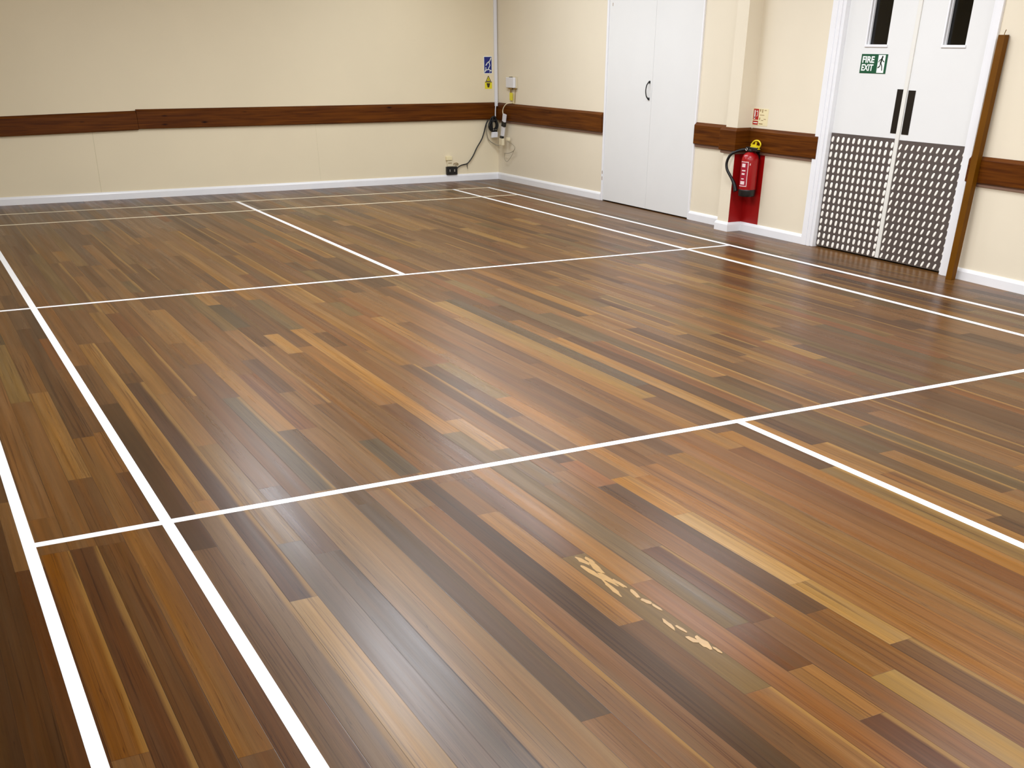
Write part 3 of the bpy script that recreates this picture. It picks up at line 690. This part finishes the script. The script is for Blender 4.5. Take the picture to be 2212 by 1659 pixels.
adopt(boxo('plug_base', (5.900, 5.982, ys - .022, ys - .0005, .166, .230), M_ivory, bevel=.002), t)
adopt(boxo('plug_slot', (5.910, 5.960, ys - .024, ys - .021, .200, .206), M_ink), t)
bm = bmesh.new(); tube(bm, [(5.985, ys - .01, .185), (5.998, ys - .014, .196), (6.030, ys - .014, .200), (6.050, ys - .014, .186), (6.010, ys - .014, .180)], .004, 6)
tag(from_bm('short_plug_lead', bm, M_ink, smooth=True), 'short olive lead loop beside the ivory plug', 'cable')

# ------------------------------------------------------------------ ceiling lights (central row of battens, side row added as fill)
M_lamp = bpy.data.materials.new('lit_diffuser'); M_lamp.use_nodes = True
bb = M_lamp.node_tree.nodes['Principled BSDF']; bb.inputs['Base Color'].default_value = (.9, .9, .9, 1)
bb.inputs['Emission Color'].default_value = (1.0, .97, .92, 1); bb.inputs['Emission Strength'].default_value = 4.0
fix = struct(bpy.data.objects.new('ceiling_lighting', None)); C.objects.link(fix)
def lamp(x, y, lx, ly, W, col=(1.0, .965, .90)):
    boxo('batten_or_fill_housing', (x - lx / 2 - .02, x + lx / 2 + .02, y - ly / 2 - .02, y + ly / 2 + .02, H - .05, H - .0005), M_white, fix)
    d = bpy.data.lights.new('batten_or_fill_light', 'AREA'); d.shape = 'RECTANGLE'; d.size = lx; d.size_y = ly; d.energy = W; d.color = col
    o = bpy.data.objects.new('batten_or_fill_light', d); C.objects.link(o); o.location = (x, y, H - .055)
LC = (.88, .93, 1.0)
for y, e in ((-6.6, 62), (-4.2, 68), (-1.6, 78), (.7, 92), (4.2, 52)): lamp(2.35, y, .6, 1.5, e, LC)
for y, e in ((-6.0, 34), (-2.6, 44), (.8, 42), (3.6, 34), (5.4, 36)): lamp(5.1, y, .6, 1.5, e, LC)  # side row added to brighten the far corner and even out the walls

# ------------------------------------------------------------------ world, camera, view
wd = bpy.data.worlds.new('world'); sc.world = wd; wd.use_nodes = True
wd.node_tree.nodes['Background'].inputs[0].default_value = (.9, .95, 1, 1); wd.node_tree.nodes['Background'].inputs[1].default_value = .02
cam = bpy.data.cameras.new('camera'); co = bpy.data.objects.new('camera', cam); C.objects.link(co); sc.camera = co
cam.sensor_fit = 'HORIZONTAL'; cam.sensor_width = 36; cam.lens = 36 * 2219.2631 / 2212
cam.shift_x = -44.9307 / 2212; cam.shift_y = 723.5145 / 2212; cam.clip_start = .05
Rm = Matrix(((0.8791779513999642, 0.25746886998018065, -0.400943775064897), (-0.47645730865432506, 0.48540129188767606, -0.7330579914738343), (0.005879013696113768, 0.8355210151904641, 0.5494270382617304)))
co.matrix_world = Matrix.Translation((-0.026, -5.6791, 1.4458)) @ Rm.to_4x4()
sc.view_settings.view_transform = 'Standard'; sc.view_settings.look = 'None'; sc.view_settings.gamma = 1; sc.view_settings.use_curve_mapping = False
sc.view_settings.exposure = 0.38
